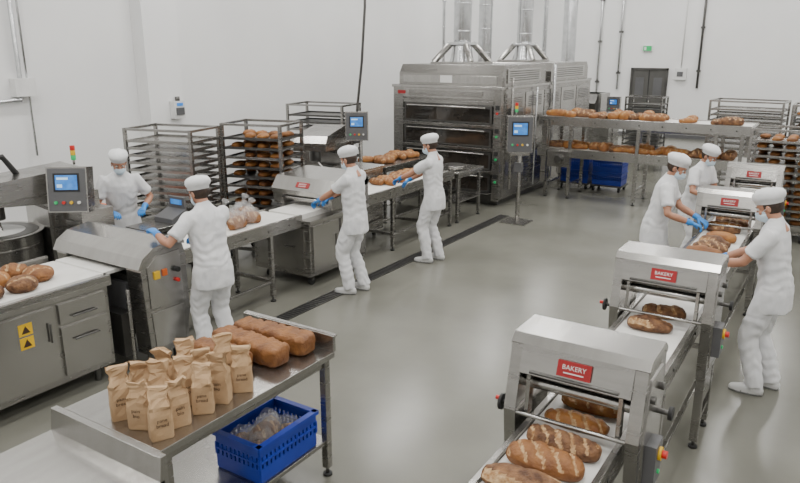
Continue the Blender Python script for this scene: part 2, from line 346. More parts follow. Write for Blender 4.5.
# cabinet machine
b=B()
b.box(-6.12,-5.22,6.17,7.32,.14,.80,STEEL); b.box(-6.13,-5.18,6.14,7.34,.8,.84,STEELT); b.box(-5.84,-5.34,6.16,7.34,.84,.9,BELT)
b.box(-5.222,-5.20,6.22,6.72,.2,.76,STEELT); b.box(-5.222,-5.20,6.76,7.27,.2,.76,STEELT); b.cyl((-5.18,6.68,.4),(-5.18,6.68,.58),.009,STEELD)
b.box(-6.05,-5.3,6.15,6.172,.22,.74,STEELT); b.cyl((-5.6,6.145,.5),(-5.45,6.145,.5),.01,STEELD)
b.box(-5.2,-5.185,7.0,7.06,.66,.72,YEL)
for yy in(6.3,7.2):
    for xx in(-6.0,-5.32): castor(b,xx,yy)
pf=[(6.55,.9),(6.52,1.1),(6.62,1.24),(7.22,1.28),(7.3,1.2),(7.3,.9)]
b.prism(pf,'x',-6.1,-5.94,STEEL); b.prism(pf,'x',-5.3,-5.16,STEEL)
b.prism([(6.5,1.1),(6.62,1.25),(7.22,1.29),(7.3,1.22),(7.3,1.12),(6.52,1.04)],'x',-6.1,-5.16,STEELT)
b.box(-5.16,-5.15,6.62,6.82,1.12,1.2,RED); b.box(-5.15,-5.148,6.65,6.79,1.15,1.17,WHITE)
label(b,T(-5.62,6.553,1.165)@Rx(radians(-38)),.2,.07)
b.cyl((-5.9,6.56,.99),(-5.3,6.56,.99),.03,STEELT)
b.obj('dough_divider',bevel=.005)
b=B()
for i in range(13): loaf(b,-5.6+R(-.13,.13),8.25+i*.085,.902,.26,.14,.10,R(-.6,.6),random.choice([CRUST,CRUST2,CRUST2]),score=(.08,.4),nu=20,nv=14)
b.obj('bread_loaves')
b=B()
for x,y in((-5.75,5.35),(-5.55,5.55),(-5.78,5.68),(-5.5,5.3),(-5.74,5.05)):
    loaf(b,x,y,.905,.24,.13,.14,R(1,2),CRUST,score=(.07,.3),nu=20,nv=14)
    vs,fs=sphgeo((0,0,.10),(.14,.09,.10),14,8); vs=[V(v)+V((noise.noise(V(v)*12+V((x,y,0)))*.03,)*3) for v in vs]
    vs=[V((v.x,v.y,max(v.z,.002))) for v in vs]; b.add(vs,fs,FILM,True,T(x,y,.903)@Rz(R(1,2)))
    b.tube([(x,y,1.08),(x+.01,y,1.13),(x+.04,y,1.18)],[.03,.015,.045],FILM,n=8)
b.obj('bagged_loaves')
def table(name,x0,x1,y0,y1,z,shelf=None,m=STEELT):
    b=B(); b.box(x0,x1,y0,y1,z-.04,z,m); b.box(x0+.03,x1-.03,y0+.03,y1-.03,z-.1,z-.04,STEEL)
    for xx in(x0+.06,x1-.06):
        for yy in(y0+.06,y1-.06): leg(b,xx,yy,0,z-.04)
    if shelf: b.box(x0+.04,x1-.04,y0+.04,y1-.04,shelf-.02,shelf,STEEL)
    return b.obj(name,bevel=.004)
table('bread_table',-7.0,-6.25,9.35,10.9,.95,.3)
b=B()
for i in range(20): loaf(b,-6.62+R(-.2,.2),9.55+R(0,1.15),.952,.28,.13,.11,R(0,3),random.choice([CRUST,CRUST2]),score=(.08,.3),nu=16,nv=12)
b.obj('bread_pile')
b=B()
for k in range(3): 
    z=.903+k*.035
    b.box(-5.8,-5.38,9.42,9.86,z,z+.006,STEELD); b.box(-5.8,-5.79,9.42,9.86,z,z+.03,STEEL);b.box(-5.39,-5.38,9.42,9.86,z,z+.03,STEEL);b.box(-5.8,-5.38,9.42,9.43,z,z+.03,STEEL);b.box(-5.8,-5.38,9.85,9.86,z,z+.03,STEEL)
b.obj('baking_trays')
table('steel_worktable',-5.75,-5.25,10.0,10.9,.85,.35)
b=B(); b.cyl((-5.5,10.3,.851),(-5.5,10.3,.93),.14,STEEL,r2=.17,n=24); b.cyl((-5.5,10.3,.93),(-5.5,10.3,.935),.175,STEELD,n=24); b.obj('steel_pan')
b=B(); b.box(-6.55,-6.15,4.65,5.35,.88,.92,STEELT)
for xx in(-6.50,-6.2):
    for yy in(4.7,5.3): leg(b,xx,yy,0,.88)
b.prism([(5.0,.92),(5.0,.97),(5.2,1.05),(5.2,.92)],'x',-6.5,-6.2,PANEL); b.box(-6.48,-6.22,5.2,5.23,.92,1.18,PANEL); b.box(-6.44,-6.26,5.193,5.2,1.09,1.15,SCREEN)
b.obj('control_desk',bevel=.003)

# ---------------------------------------------------------------- control stations & mixers
def screenbox(b,w,h,d,M):
    b.box(-w/2,w/2,-d/2,d/2,-h/2,h/2,STEEL,M=M); b.box(-w/2+.015,w/2-.015,-d/2-.006,-d/2,-h/2+.015,h/2-.015,PANEL,M=M)
    b.box(-w*.32,w*.32,-d/2-.012,-d/2-.006,-h*.04,h*.36,BLACK,M=M); b.box(-w*.27,w*.27,-d/2-.015,-d/2-.012,h*.0,h*.32,SCREEN,M=M)
    b.box(-w*.23,w*.05,-d/2-.017,-d/2-.015,h*.22,h*.27,SCRL,M=M); b.box(-w*.23,-w*.1,-d/2-.017,-d/2-.015,h*.05,h*.12,SCRL,M=M)
    for i,mm in enumerate((GRN,REDB,YEL,WHITE)):
        xx=-w*.28+i*w*.19; b.cyl((xx,-d/2-.006,-h*.28),(xx,-d/2-.025,-h*.28),w*.04,mm,n=12,M=M)
def tower(b,x,y,z):
    for i,mm in enumerate((STEEL,GRN,YEL,REDB)): b.cyl((x,y,z+i*.05),(x,y,z+i*.05+.048),.025 if i else .012,mm,n=12)
def mixer(px,py,rot,bowlr=.4):
    b=B(); b.M=T(px,py,0)@Rz(rot)
    b.box(-.38,.38,-.1,.6,.05,.35,STEEL); b.box(-.36,.36,.15,.62,.3,1.35,STEEL); b.box(-.3,.3,.1,.15,.5,1.2,STEELT)
    b.prism([(.62,1.2),(.62,1.5),(.5,1.6),(-.45,1.52),(-.55,1.42),(-.55,1.3),(.2,1.25)],'x',-.26,.26,STEEL)
    b.cyl((0,-.3,1.3),(0,-.3,1.12),.09,STEELD); b.tube([(0,-.3,1.15),(.12,-.3,1.0),(.16,-.3,.8),(.05,-.3,.6)],.022,STEELT)
    pts=[(0,-.32,z) for z in(.16,.2,.35,.7,.98,1.0)]; b.tube(pts,[bowlr*.6,bowlr*.8,bowlr*.95,bowlr,bowlr,bowlr+.025],STEELT,n=40)
    b.tube([(0,-.32,1.0),(0,-.32,1.004)],[bowlr-.02,bowlr-.03],STEELD,n=32)
    b.sph((0,-.32,.96),(bowlr-.06,bowlr-.06,.07),WHITE,20,8)
    for zz in(.45,.85): b.tube([(0,-.32,zz),(0,-.32,zz+.03)],[bowlr*1.01,bowlr*1.01],STEEL,n=32)
    b.box(-.3,.3,-.6,.2,.05,.12,STEELD)
    for xx in(-.3,.3):
        for yy in(-.5,.5): b.cyl((xx,yy,0),(xx,yy,.06),.035,BLACK)
    return b
b=mixer(-7.15,3.92,radians(-10),.42)
b.M=Matrix.Identity(4)
screenbox(b,.40,.46,.18,T(-6.60,4.10,1.42)@Rz(radians(36))@Rx(radians(-8)))
tower(b,-6.74,4.26,1.64)
b.tube([(-7.2,3.9,1.55),(-7.15,3.75,1.75),(-7.3,3.5,1.72),(-7.6,3.3,1.5)],.03,BLACK)
b.box(-6.90,-6.44,4.08,4.45,.1,1.2,STEEL); b.box(-6.88,-6.46,4.06,4.08,.2,1.1,STEELT)
b.obj('dough_mixer',bevel=.006)
b=mixer(-7.05,8.70,radians(20),.36)
b.M=Matrix.Identity(4)
screenbox(b,.36,.45,.14,T(-6.60,9.05,1.62)@Rz(radians(34)))
b.cyl((-6.58,9.12,0.0),(-6.58,9.12,1.45),.03,STEEL)
b.obj('spiral_mixer',bevel=.006)
b=B(); b.box(-6.48,-5.95,8.05,8.82,.1,1.05,STEEL); b.box(-6.5,-5.92,8.03,8.84,1.05,1.09,STEELT); b.box(-5.95,-5.935,8.1,8.45,.2,.95,STEELT)
for xx in(-6.4,-6.05):
    for yy in(8.15,8.7): b.cyl((xx,yy,0),(xx,yy,.1),.03,BLACK)
b.obj('refrigerated_cabinet',bevel=.006)
b=B(); b.box(-4.72,-4.28,10.45,10.85,.0,.02,STEEL); b.cyl((-4.5,10.68,.02),(-4.5,10.68,1.2),.035,STEEL); b.box(-4.56,-4.44,10.6,10.7,.85,1.0,PANEL)
Mk=T(-4.5,10.62,1.47)@Rz(radians(30)); screenbox(b,.42,.58,.2,Mk)
b.box(-.16,.16,-.14,-.1,-.33,-.29,STEEL,M=Mk); tower(b,-4.6,10.7,1.76)
b.obj('control_kiosk',bevel=.004)

# ---------------------------------------------------------------- oven
b=B(); x0,x1,y0,y1=-7.50,-5.24,11.5,16.4
b.box(x0,x1,y0+.06,y1,.12,2.1,STEEL); b.box(x0+.08,x1-.08,y0+.15,y1-.1,0.0,.12,STEELD)
b.box(x0,x0+.22,y0,y0+.06,.1,2.1,STEEL); b.box(x1-.14,x1,y0,y0+.06,.1,2.1,STEEL); b.box(x0+.22,x1-.14,y0,y0+.06,1.92,2.1,STEELT); b.box(x0+.22,x1-.14,y0,y0+.06,.1,.24,STEELD)
zs=[.26,.67,1.08,1.49]
for z in zs:
    b.box(x0+.23,x1-.15,y0+.0,y0+.05,z+.33,z+.40,STEEL)
    b.box(x0+.25,x1-.17,y0-.01,y0+.05,z,z+.32,STEELD)
    b.box(x0+.29,x1-.21,y0-.018,y0-.01,z+.03,z+.27,DGLASS)
    b.cyl((x0+.35,y0-.07,z+.29),(x1-.27,y0-.07,z+.29),.018,STEELT)
    for xx in(x0+.4,x1-.32): b.cyl((xx,y0-.01,z+.29),(xx,y0-.07,z+.29),.01,STEELT)
    b.cyl((x1-.07,y0,z+.2),(x1-.07,y0-.02,z+.2),.022,GRN if z<1.4 else REDB,n=12)
    b.box(x1-.11,x1-.03,y0-.006,y0,z+.26,z+.34,BLACK)
    b.box(x0+.23,x1-.15,y0-.12,y0-.0,z-.02,z-.008,STEEL)
b.box(-7.15,-5.6,y0-.012,y0,1.96,2.06,STEEL); b.box(-7.40,-7.23,y0-.008,y0,1.98,2.04,RED)
ys=[11.62,12.55,13.5,14.45,15.4,16.35]
for i in range(5):
    b.box(x1,x1+.015,ys[i]+.02,ys[i+1]-.02,.2,1.05,STEEL if i%2 else STEELT); b.box(x1,x1+.015,ys[i]+.02,ys[i+1]-.02,1.1,2.02,STEELT if i%2 else STEEL)
    for k in range(6): b.box(x1+.015,x1+.022,ys[i]+.15,ys[i+1]-.15,1.75+k*.035,1.765+k*.035,STEELD)
    b.cyl((x1+.035,ys[i+1]-.12,.55),(x1+.035,ys[i+1]-.12,.75),.01,STEELD)
b.box(x1+.015,x1+.09,11.9,12.3,1.25,1.75,PANEL); b.box(x1+.09,x1+.1,11.95,12.25,1.45,1.7,STEELD); b.cyl((x1+.09,12.1,1.33),(x1+.12,12.1,1.33),.03,YEL)
b.cyl((x1+.08,11.8,.3),(x1+.08,11.8,2.3),.025,STEEL); b.cyl((x1+.06,13.0,.2),(x1+.06,13.0,2.1),.02,GALV); b.cyl((x1+.06,13.9,.2),(x1+.06,13.9,2.5),.03,GALV)
b.box(x0-.02,x1+.02,y0-.03,y1,2.1,2.15,STEELT)
for ya,yb in((11.55,13.6),(13.9,16.2)):
    b.prism([(ya,2.15),(ya,2.36),(ya+.12,2.52),(yb-.1,2.52),(yb,2.4),(yb,2.15)],'x',x0+.1,x1-.02,STEEL)
    b.box(x0+.2,x1-.12,ya-.01,ya,2.19,2.33,STEELT); b.box(x0+1.0,x0+1.25,ya-.02,ya-.01,2.2,2.33,WHITE)
    b.box(x1-.02,x1,ya+.2,yb-.3,2.2,2.45,STEELT)
    for k in range(5): b.box(x1,x1+.008,ya+.3,yb-.4,2.24+k*.04,2.255+k*.04,STEELD)
for cx,cy in((-6.46,12.3),(-6.38,15.1)):
    q=.44
    b.box(cx-q,cx+q,cy-q,cy+q,2.52,2.56,STEEL)
    for sx,sy in((-1,-1),(1,-1),(1,1),(-1,1)): 
        b.tube([(cx+sx*q*.9,cy+sy*q*.9,2.55),(cx+sx*.15,cy+sy*.15,2.90)],.06,STEEL,n=4)
    b.tube([(cx,cy,2.56),(cx,cy,2.62),(cx,cy,2.84),(cx,cy,2.9)],[.24,.22,.18,.17],GALV,n=20)
    b.box(cx-.21,cx+.21,cy-.21,cy+.21,2.87,2.92,GALV)
    b.tube([(cx,cy,2.9),(cx,cy,ZC-.01)],.165,GALV,n=28)
    for k in range(6): b.tube([(cx,cy,3.1+k*.5),(cx,cy,3.13+k*.5)],.175,GALV,n=28)
for cx,cy,r in((-7.1,14.6,.15),(-6.3,16.1,.05),(-7.2,12.9,.03)):
    b.cyl((cx,cy,2.4),(cx,cy,ZC-.01),r,GALV,n=24)
    for k in range(6): b.tube([(cx,cy,2.7+k*.5),(cx,cy,2.73+k*.5)],r+.01,GALV,n=24)
b.cyl((-6.35,17.9,0),(-6.35,17.9,ZC-.01),.17,GALV,n=24)
b.obj('deck_oven',bevel=.006)
# ---------------------------------------------------------------- back two-tier conveyor
b=B(); x0,x1,y0,y1=-5.1,-1.35,12.95,13.75
for z in(.94,1.54):
    xa=x0
    b.box(xa,x1,y0+.04,y1-.04,z-.03,z,BELT); b.box(xa,x1,y0,y0+.035,z-.15,z+.015,STEELT); b.box(xa,x1,y1-.035,y1,z-.15,z+.015,STEELT)
    b.box(xa,x1,y0+.04,y1-.04,z-.12,z-.05,STEELD)
    b.cyl((xa+.03,y0+.03,z-.04),(xa+.03,y1-.03,z-.04),.045,STEEL); b.cyl((x1-.03,y0+.03,z-.04),(x1-.03,y1-.03,z-.04),.045,STEEL)
    xx=xa+.3
    while xx<x1: b.cyl((xx,y0-.006,z-.07),(xx,y0,z-.07),.015,STEELD,n=8); xx+=.4
for xx in(-4.9,-4.45,-3.2,-1.9,-1.5):
    for yy in(y0+.02,y1-.02): leg(b,xx,yy,0,1.42,.06)
    b.box(xx-.02,xx+.02,y0,y1,.25,.29,STEEL)
b.box(-4.85,-4.4,y0-.12,y0,.62,.92,STEEL); b.cyl((-4.6,y0-.24,.78),(-4.6,y0-.12,.78),.07,STEELD); b.box(-4.98,-4.88,y0-.1,y0-.02,.3,1.5,STEEL)
b.obj('two_tier_conveyor',bevel=.003)
b=B()
for z in(.942,1.542):
    x=-4.85
    while x<-1.65:
        if (R(0,1)<.12): x+=R(.2,.4); continue
        mm=random.choice([CRUST,CRUST2,CRUST2,CRUSTD]); k=random.choice([0,1,2])
        for yy in(R(13.1,13.25),R(13.42,13.58)):
            if k==0: loaf(b,x,yy,z,R(.34,.44),R(.15,.19),R(.10,.14),R(-.3,.3),mm,score=(.09,.4),nu=20,nv=12)
            elif k==1: loaf(b,x,yy,z,R(.22,.26),R(.2,.24),R(.12,.17),R(0,3),mm,score=(.09,.1),nu=18,nv=14,pw=.9)
            else: loaf(b,x,yy,z,R(.28,.36),R(.13,.16),R(.08,.12),R(.6,1.4),mm,score=(.09,.4),nu=18,nv=12)
        x+=(.30,.19,.17)[k]
b.obj('shelf_bread')
def crate(b,x,y,z,w,d,h,rot=0,m=BLUEC):
    o=b.M; b.M=b.M@T(x,y,z)@Rz(rot); t=.012
    b.box(-w/2,w/2,-d/2,d/2,0,.012,m)
    for s in(-1,1):
        b.box(s*w/2-t/2,s*w/2+t/2,-d/2,d/2,.012,h*.4,m); b.box(s*w/2-t/2,s*w/2+t/2,-d/2,d/2,h*.72,h,m)
        b.box(-w/2,w/2,s*d/2-t/2,s*d/2+t/2,.012,h*.4,m); b.box(-w/2,w/2,s*d/2-t/2,s*d/2+t/2,h*.72,h,m)
        n=int(d/.035)
        for k in range(n+1):
            yy=-d/2+k*d/n; b.box(s*w/2-t/2,s*w/2+t/2,yy-.011,yy+.011,h*.4,h*.72,m)
        n=int(w/.035)
        for k in range(n+1):
            xx=-w/2+k*w/n; b.box(xx-.011,xx+.011,s*d/2-t/2,s*d/2+t/2,h*.4,h*.72,m)
        b.box(s*w/2-.02,s*w/2+.02,-d/2-.015,d/2+.015,h-.02,h+.005,m); b.box(-w/2-.015,w/2+.015,s*d/2-.02,s*d/2+.02,h-.02,h+.005,m)
        b.box(-w/2-.008,w/2+.008,s*d/2-.012,s*d/2+.012,h*.55,h*.6,m); b.box(s*w/2-.012,s*w/2+.012,-d/2,d/2,h*.55,h*.6,m)
    b.M=o
for x in(-4.70,-4.02):
    b=B()
    b.box(x-.32,x+.32,14.0,14.5,.10,.13,STEELD)
    for xx in(-.26,.26):
        for yy in(14.06,14.44): castor(b,x+xx,yy)
    crate(b,x,14.25,.13,.58,.42,.26); crate(b,x,14.25,.395,.58,.42,.26)
    b.obj('plastic_crate_stack')

# ---------------------------------------------------------------- racks
def rack(x,y,rot,w=.9,d=.62,h=1.8,tiers=14,bread=0,name='tray_rack',rm=STEELD):
    b=B(); b.M=T(x,y,0)@Rz(rot); S=STEEL
    for sx in(-1,1):
        for sy in(-1,1):
            b.box(sx*w/2-.02,sx*w/2+.02,sy*d/2-.02,sy*d/2+.02,.12,h,S); castor(b,sx*(w/2-.03),sy*(d/2-.03))
        b.box(sx*w/2-.018,sx*w/2+.018,-d/2,d/2,h-.03,h,S); b.box(sx*w/2-.018,sx*w/2+.018,-d/2,d/2,.12,.16,S)
    for sy in(-1,1): b.box(-w/2,w/2,sy*d/2-.018,sy*d/2+.018,h-.03,h,S); b.box(-w/2,w/2,sy*d/2-.018,sy*d/2+.018,.12,.16,S)
    for i in range(tiers):
        z=.24+i*(h-.32)/tiers
        for sx in(-1,1): b.box(sx*(w/2-.03)-.015,sx*(w/2-.03)+.015,-d/2,d/2,z-.012,z,S)
        b.box(-w/2+.03,w/2-.03,-d/2-.01,d/2+.01,z,z+.005,rm)
        for sy in(-1,1): b.box(-w/2+.03,w/2-.03,sy*(d/2+.01)-.005,sy*(d/2+.01)+.005,z-.004,z+.03,rm if i%3 else S)
        for sx in(-1,1): b.box(sx*(w/2-.03)-.004,sx*(w/2-.03)+.004,-d/2,d/2,z,z+.026,rm)
    o=b.obj(name)
    if bread:
        c=B(); c.M=T(x,y,0)@Rz(rot)
        for i in range(tiers):
            if i%bread: continue
            z=.246+i*(h-.32)/tiers; k=4
            for a in range(k):
                for q in range(2):
                    if R(0,1)<.88: loaf(c,-w/2+.14+a*(w-.28)/(k-1),-d/4+q*d/2,z,.20,.15,.072,R(1.2,1.9),random.choice([CRUST2,CRUST,CRUST2]),nu=9,nv=8)
        c.obj('rack_bread')
    return o
rack(-7.45,6.13,radians(14),.98,.62,1.82,16,rm=STEEL)
rack(-6.70,7.02,radians(14),.86,.62,1.85,12,1)
rack(-8.1,10.1,radians(10),1.1,.7,1.85,12)
rack(-1.75,15.6,radians(-3),1.3,.8,1.82,14,rm=STEEL)
rack(-.80,12.0,radians(0),.86,.7,1.66,12,1,rm=STEEL)
rack(.12,12.2,radians(0),.8,.7,1.75,13,1)
rack(-.35,14.6,radians(0),1.1,.7,1.85,13,2)
rack(-4.6,19.2,0,.9,.7,1.6,10)
b=B(); b.box(-6.9,-5.6,19.4,20.4,.1,1.1,STEEL); b.box(-6.6,-5.9,19.5,20.3,1.1,1.6,STEELT); b.prism([(19.4,1.1),(19.3,1.35),(19.5,1.6),(20.3,1.6),(20.4,1.1)],'x',-6.5,-6.0,STEELD)
for xx in(-6.8,-5.7):
    for yy in(19.5,20.3): b.cyl((xx,yy,0),(xx,yy,.1),.04,BLACK)
screenbox(b,.35,.4,.12,T(-5.5,19.35,1.35)); b.cyl((-5.5,19.4,.0),(-5.5,19.4,1.15),.03,STEEL)
b.obj('wrapping_machine',bevel=.01)
table('tin_table',-4.2,-2.6,17.0,17.8,1.0,.4)
b=B()
for i in range(5):
    b.box(-4.0+i*.28,-3.8+i*.28,17.2,17.6,1.0,1.18,STEEL); b.box(-3.99+i*.28,-3.81+i*.28,17.21,17.59,1.18,1.185,STEELD)
b.obj('bread_tins')

# ---------------------------------------------------------------- foreground tables
b=B(); x0,x1,y0,y1,z=-3.42,-2.62,1.92,3.31,.9
b.box(x0,x1,y0,y1,z-.04,z,STEELT); b.box(x0,x1,y1-.012,y1+.012,z,z+.11,STEELT); b.box(x0,x1,y1,y1+.03,z+.1,z+.115,STEELT)
b.box(x0+.04,x1-.04,y0+.04,y1-.04,z-.1,z-.04,STEEL)
for xx in(x0+.05,x1-.05):
    for yy in(y0+.06,y1-.05): leg(b,xx,yy,0,z-.04,.05)
b.box(x0+.04,x1-.04,y0+.03,y1-.03,.24,.27,STEEL)
b.obj('packing_table',bevel=.004)
b=B(); x0,x1,y0,y1,z=-3.3,-2.44,.3,1.80,.88
b.box(x0,x1,y0,y1,z-.04,z,STEELT); b.prism([(y1-.03,.88),(y1-.015,.99),(y1-.02,1.0),(y1+.02,1.0),(y1+.02,.84),(y1-.03,.84)],'x',x0,x1,STEELT)
for xx in(x0+.05,x1-.05):
    for yy in(y0+.06,y1-.07): leg(b,xx,yy,0,z-.04,.05)
b.box(x0+.04,x1-.04,y0+.03,y1-.05,.24,.27,STEEL)
b.obj('steel_worktable',bevel=.004)
b=B(); crate(b,-2.86,2.90,.271,.36,.52,.25); b.obj('plastic_crate')
b=B()
for i,(x,y) in enumerate(((-2.94,2.76),(-2.79,2.78),(-2.93,2.98),(-2.79,3.0),(-2.86,2.88))):
    zz=.33 if i==4 else .29
    loaf(b,x,y,zz,.22,.13,.19,R(1.0,2),CRUSTD,score=(.08,.3),nu=18,nv=12)
    vs,fs=sphgeo((0,0,.12),(.125,.08,.125),16,10); vs=[V(v)+V((1,1,1))*noise.noise(V(v)*14+V((x*3,y*7,0)))*.03 for v in vs]; vs=[V((v.x,v.y,max(v.z,0))) for v in vs]
    b.add(vs,fs,FILM,True,T(x,y,zz-.005)@Rz(R(1,2)))
b.obj('bagged_loaves')
b=B()
def tinloaf(b,x,y,z,L,W,H,rot):
    n=36; rings=[]; sd=R(0,9); M=T(x,y,z)@Rz(rot); ns=44
    for i in range(ns+1):
        t=-1+2*i/ns; e=(1-abs(t)**9); k=.80+.20*e if 0<i<ns else .74
        ring=[]
        for q in range(n):
            a=2*pi*q/n; c,s=cos(a),sin(a)
            py=W/2*k*abs(c)**.42*(1 if c>0 else -1); pz=H/2+H/2*k*(abs(s)**(.42 if s<0 else .75))*(1 if s>0 else -1)
            if s>0: py*=1.07
            nn=noise.noise(V((t*5+sd,py*14,pz*14)))*.010+noise.noise(V((t*22+sd,py*50,pz*50)))*.005
            if s>.55: nn-=.009*max(0,1-abs(((t*5+py*9)%1)-.5)/.16)
            ring.append(V((t*L/2,py+nn,max(0,pz+(nn if s>0 else 0)))))
        rings.append(ring)
    mz=min(v.z for r in rings[3:-3] for v in r)
    vs=[V((v.x,v.y,max(0,v.z-mz))) for r in rings for v in r]; fs=[]
    for r in range(ns):
        for q in range(n): fs.append((r*n+q,r*n+(q+1)%n,(r+1)*n+(q+1)%n,(r+1)*n+q))
    fs.append(tuple(range(n))[::-1]); fs.append(tuple(range(ns*n,(ns+1)*n)))
    b.add(vs,fs,TIN,True,M)
tinloaf(b,-3.02,3.17,.901,.60,.16,.14,radians(2)); tinloaf(b,-3.04,2.97,.901,.58,.16,.14,radians(-3)); tinloaf(b,-3.10,2.78,.901,.44,.15,.13,radians(-2))
b.obj('tin_loaves')
TX=[textmesh('pane\nbread',.027),textmesh('pain\nbio',.029)]
def bag(x,y,z,rot,w=.115,d=.075,h=.27,i=0):
    b=B(); b.M=T(x,y,z)@Rz(rot); n=32; rings=[]
    sd=R(0,50); fl=R(-.03,.04); tw=R(-.5,.5)
    for t,dw,dd,j in((0,.94,.94,0),(.03,1,1,.2),(.12,1.02,1.04,.6),(.25,1.03,1.06,.6),(.38,1.0,1.05,.7),(.5,1.0,1.0,.9),(.6,.98,.9,1.6),(.68,.95,.72,2.2),(.76,.88,.42,2.4),(.82,.84,.24,2),(.88,.88,.22,2),(.95,.96,.34,1.8),(1.0,1.02,.46,1.8)):
        ring=[]
        for k in range(n):
            a=2*pi*k/n; c,s=cos(a),sin(a); e=.25
            px=w/2*dw*(abs(c)**e)*(1 if c>0 else -1); py=d/2*dd*(abs(s)**e)*(1 if s>0 else -1)
            if abs(c)>.9: px*=1-.14*t
            q=j*(noise.noise(V((px*38+sd,py*30,t*8)))*.011)
            q2=j*(noise.noise(V((px*30+sd,py*34+9,t*8)))*.008)
            zt=h*t + (noise.noise(V((px*32+sd,3,0)))*.045 if t>.93 else 0)
            f=max(0,(t-.7)*3.3)*fl; ang=tw*max(0,t-.6)
            X=px+q2; Y=py+q+f
            ring.append(V((X*cos(ang)-Y*sin(ang),X*sin(ang)+Y*cos(ang),zt)))
        rings.append(ring)
    vs=[v for r in rings for v in r]; fs=[]
    for r in range(len(rings)-1):
        for k in range(n): fs.append((r*n+k,r*n+(k+1)%n,(r+1)*n+(k+1)%n,(r+1)*n+k))
    fs.append(tuple(range(n))[::-1]); fs.append(tuple(range((len(rings)-1)*n,len(rings)*n)))
    b.add(vs,fs,KRAFT,False)
    me=TX[i%2]; b.add([v.co for v in me.vertices],[tuple(p.vertices) for p in me.polygons],INK,False,T(0,-d/2*1.06-.0065,h*.40)@Rx(radians(90)))
    b.obj('paper_bag')
i=0
for r in range(3):
    for k in range(5):
        if r==2 and k>=4: continue
        x=-2.73-r*.165-(k%2)*.02+R(-.01,.01); y=2.0+k*.150+R(-.012,.012)+r*.02
        bag(x,y,.901,radians(42+R(-26,26)),h=R(.26,.30),i=i); i+=1

# ---------------------------------------------------------------- people
def remesh(parts,vox,smooth=2,shape=None):
    vs=[];fs=[];lb=[]
    for v,f,l in parts:
        o=len(vs); vs+=[V(q) for q in v]; fs+=[[o+i for i in g] for g in f]; lb+=[l]*len(f)
    me=bpy.data.meshes.new('tmp'); me.from_pydata([tuple(v) for v in vs],[],fs)
    bm=bmesh.new(); bm.from_mesh(me); bmesh.ops.recalc_face_normals(bm,faces=bm.faces); bm.to_mesh(me); bm.free()
    o=bpy.data.objects.new('tmp',me); bpy.context.scene.collection.objects.link(o)
    md=o.modifiers.new('r','REMESH'); md.mode='VOXEL'; md.voxel_size=vox
    dg=bpy.context.evaluated_depsgraph_get(); out=bpy.data.meshes.new_from_object(o.evaluated_get(dg)); bpy.data.objects.remove(o)
    bvh=BVHTree.FromPolygons(vs,fs)
    bm=bmesh.new(); bm.from_mesh(out)
    for _ in range(smooth): bmesh.ops.smooth_vert(bm,verts=bm.verts,factor=.5,use_axis_x=True,use_axis_y=True,use_axis_z=True)
    bm.normal_update()
    for f in bm.faces:
        r=bvh.find_nearest(f.calc_center_median()); f.material_index=lb[r[2]] if r[2] is not None else 0
    if shape:
        for v in bm.verts: v.co+=v.normal*shape(v)
    bm.to_mesh(out); bm.free(); return out
def capsule(pts,r,n=16,round0=True,round1=True,sx=1,ref=None):
    pts=[V(p) for p in pts]; r=list(r)
    P=list(pts);Q=list(r)
    if round0:
        d=(pts[0]-pts[1]).normalized(); P=[pts[0]+d*r[0]*.95,pts[0]+d*r[0]*.6]+P; Q=[r[0]*.3,r[0]*.8]+Q
    if round1:
        d=(pts[-1]-pts[-2]).normalized(); P=P+[pts[-1]+d*r[-1]*.6,pts[-1]+d*r[-1]*.95]; Q=Q+[r[-1]*.8,r[-1]*.3]
    return tubegeo(P,Q,n,True,ref,sx)
HANDC={}
def handmesh(side,curl):
    k=(side,curl)
    if k in HANDC: return HANDC[k]
    P=[]
    vs,fs=ringgeo([((0,0,0),.024,.018),((0,0,.03),.034,.017),((0,0,.06),.041,.015),((0,0,.088),.040,.013),((0,0,.096),.034,.010)],20)
    vs=[V((v.x,v.z,-v.y)) for v in vs]; P.append((vs,fs,0))
    P.append((*capsule([(0,-.055,0),(0,0,0)],[.0345,.030],round0=False),0))
    for j,(fx,L) in enumerate(((.031,.072),(.0105,.080),(-.0105,.074),(-.031,.058))):
        a=0;p=V((fx*side,.082,0));pts=[p.copy()]
        for q,fr in enumerate((.44,.31,.25)):
            a+=curl*(.7 if q==0 else 1.0)*(1+.12*j); p=p+V((.2*fx*side,cos(a),-sin(a)))*L*fr; pts.append(p.copy())
        P.append((*capsule(pts,[.0098,.0094,.0086,.0076],12),0))
    P.append((*capsule([(.022*side,.018,-.006),(.046*side,.045,-.018),(.054*side,.072,-.030),(.050*side,.094,-.040)],[.0155,.0125,.0105,.0085],12),0))
    HANDC[k]=remesh(P,.0036,1); return HANDC[k]
def headparts():
    P=[]
    P.append((*sphgeo((0,-.006,.125),(.074,.094,.092),28,18),0)); P.append((*sphgeo((0,.024,.068),(.060,.066,.076),24,16),0))
    P.append((*sphgeo((0,.066,.012),(.027,.022,.021)),0)); P.append((*capsule([(0,.086,.112),(0,.101,.085),(0,.108,.070)],[.008,.010,.0135]),0))
    for s in(-1,1):
        P.append((*sphgeo((s*.077,-.004,.093),(.009,.019,.031)),0)); P.append((*sphgeo((s*.040,.062,.078),(.024,.022,.022)),0))
        P.append((*sphgeo((s*.012,.099,.068),(.009,.010,.008),12,8),0)); P.append((*capsule([(s*.012,.084,.128),(s*.05,.066,.128)],[.010,.008]),0))
    P.append((*sphgeo((0,.084,.036),(.022,.010,.006)),1))
    P.append((*capsule([(0,-.022,-.13),(0,-.012,-.04),(0,-.004,.06)],[.062,.054,.052],round0=False),0))
    return remesh(P,.0055,2)
HEADM=headparts()
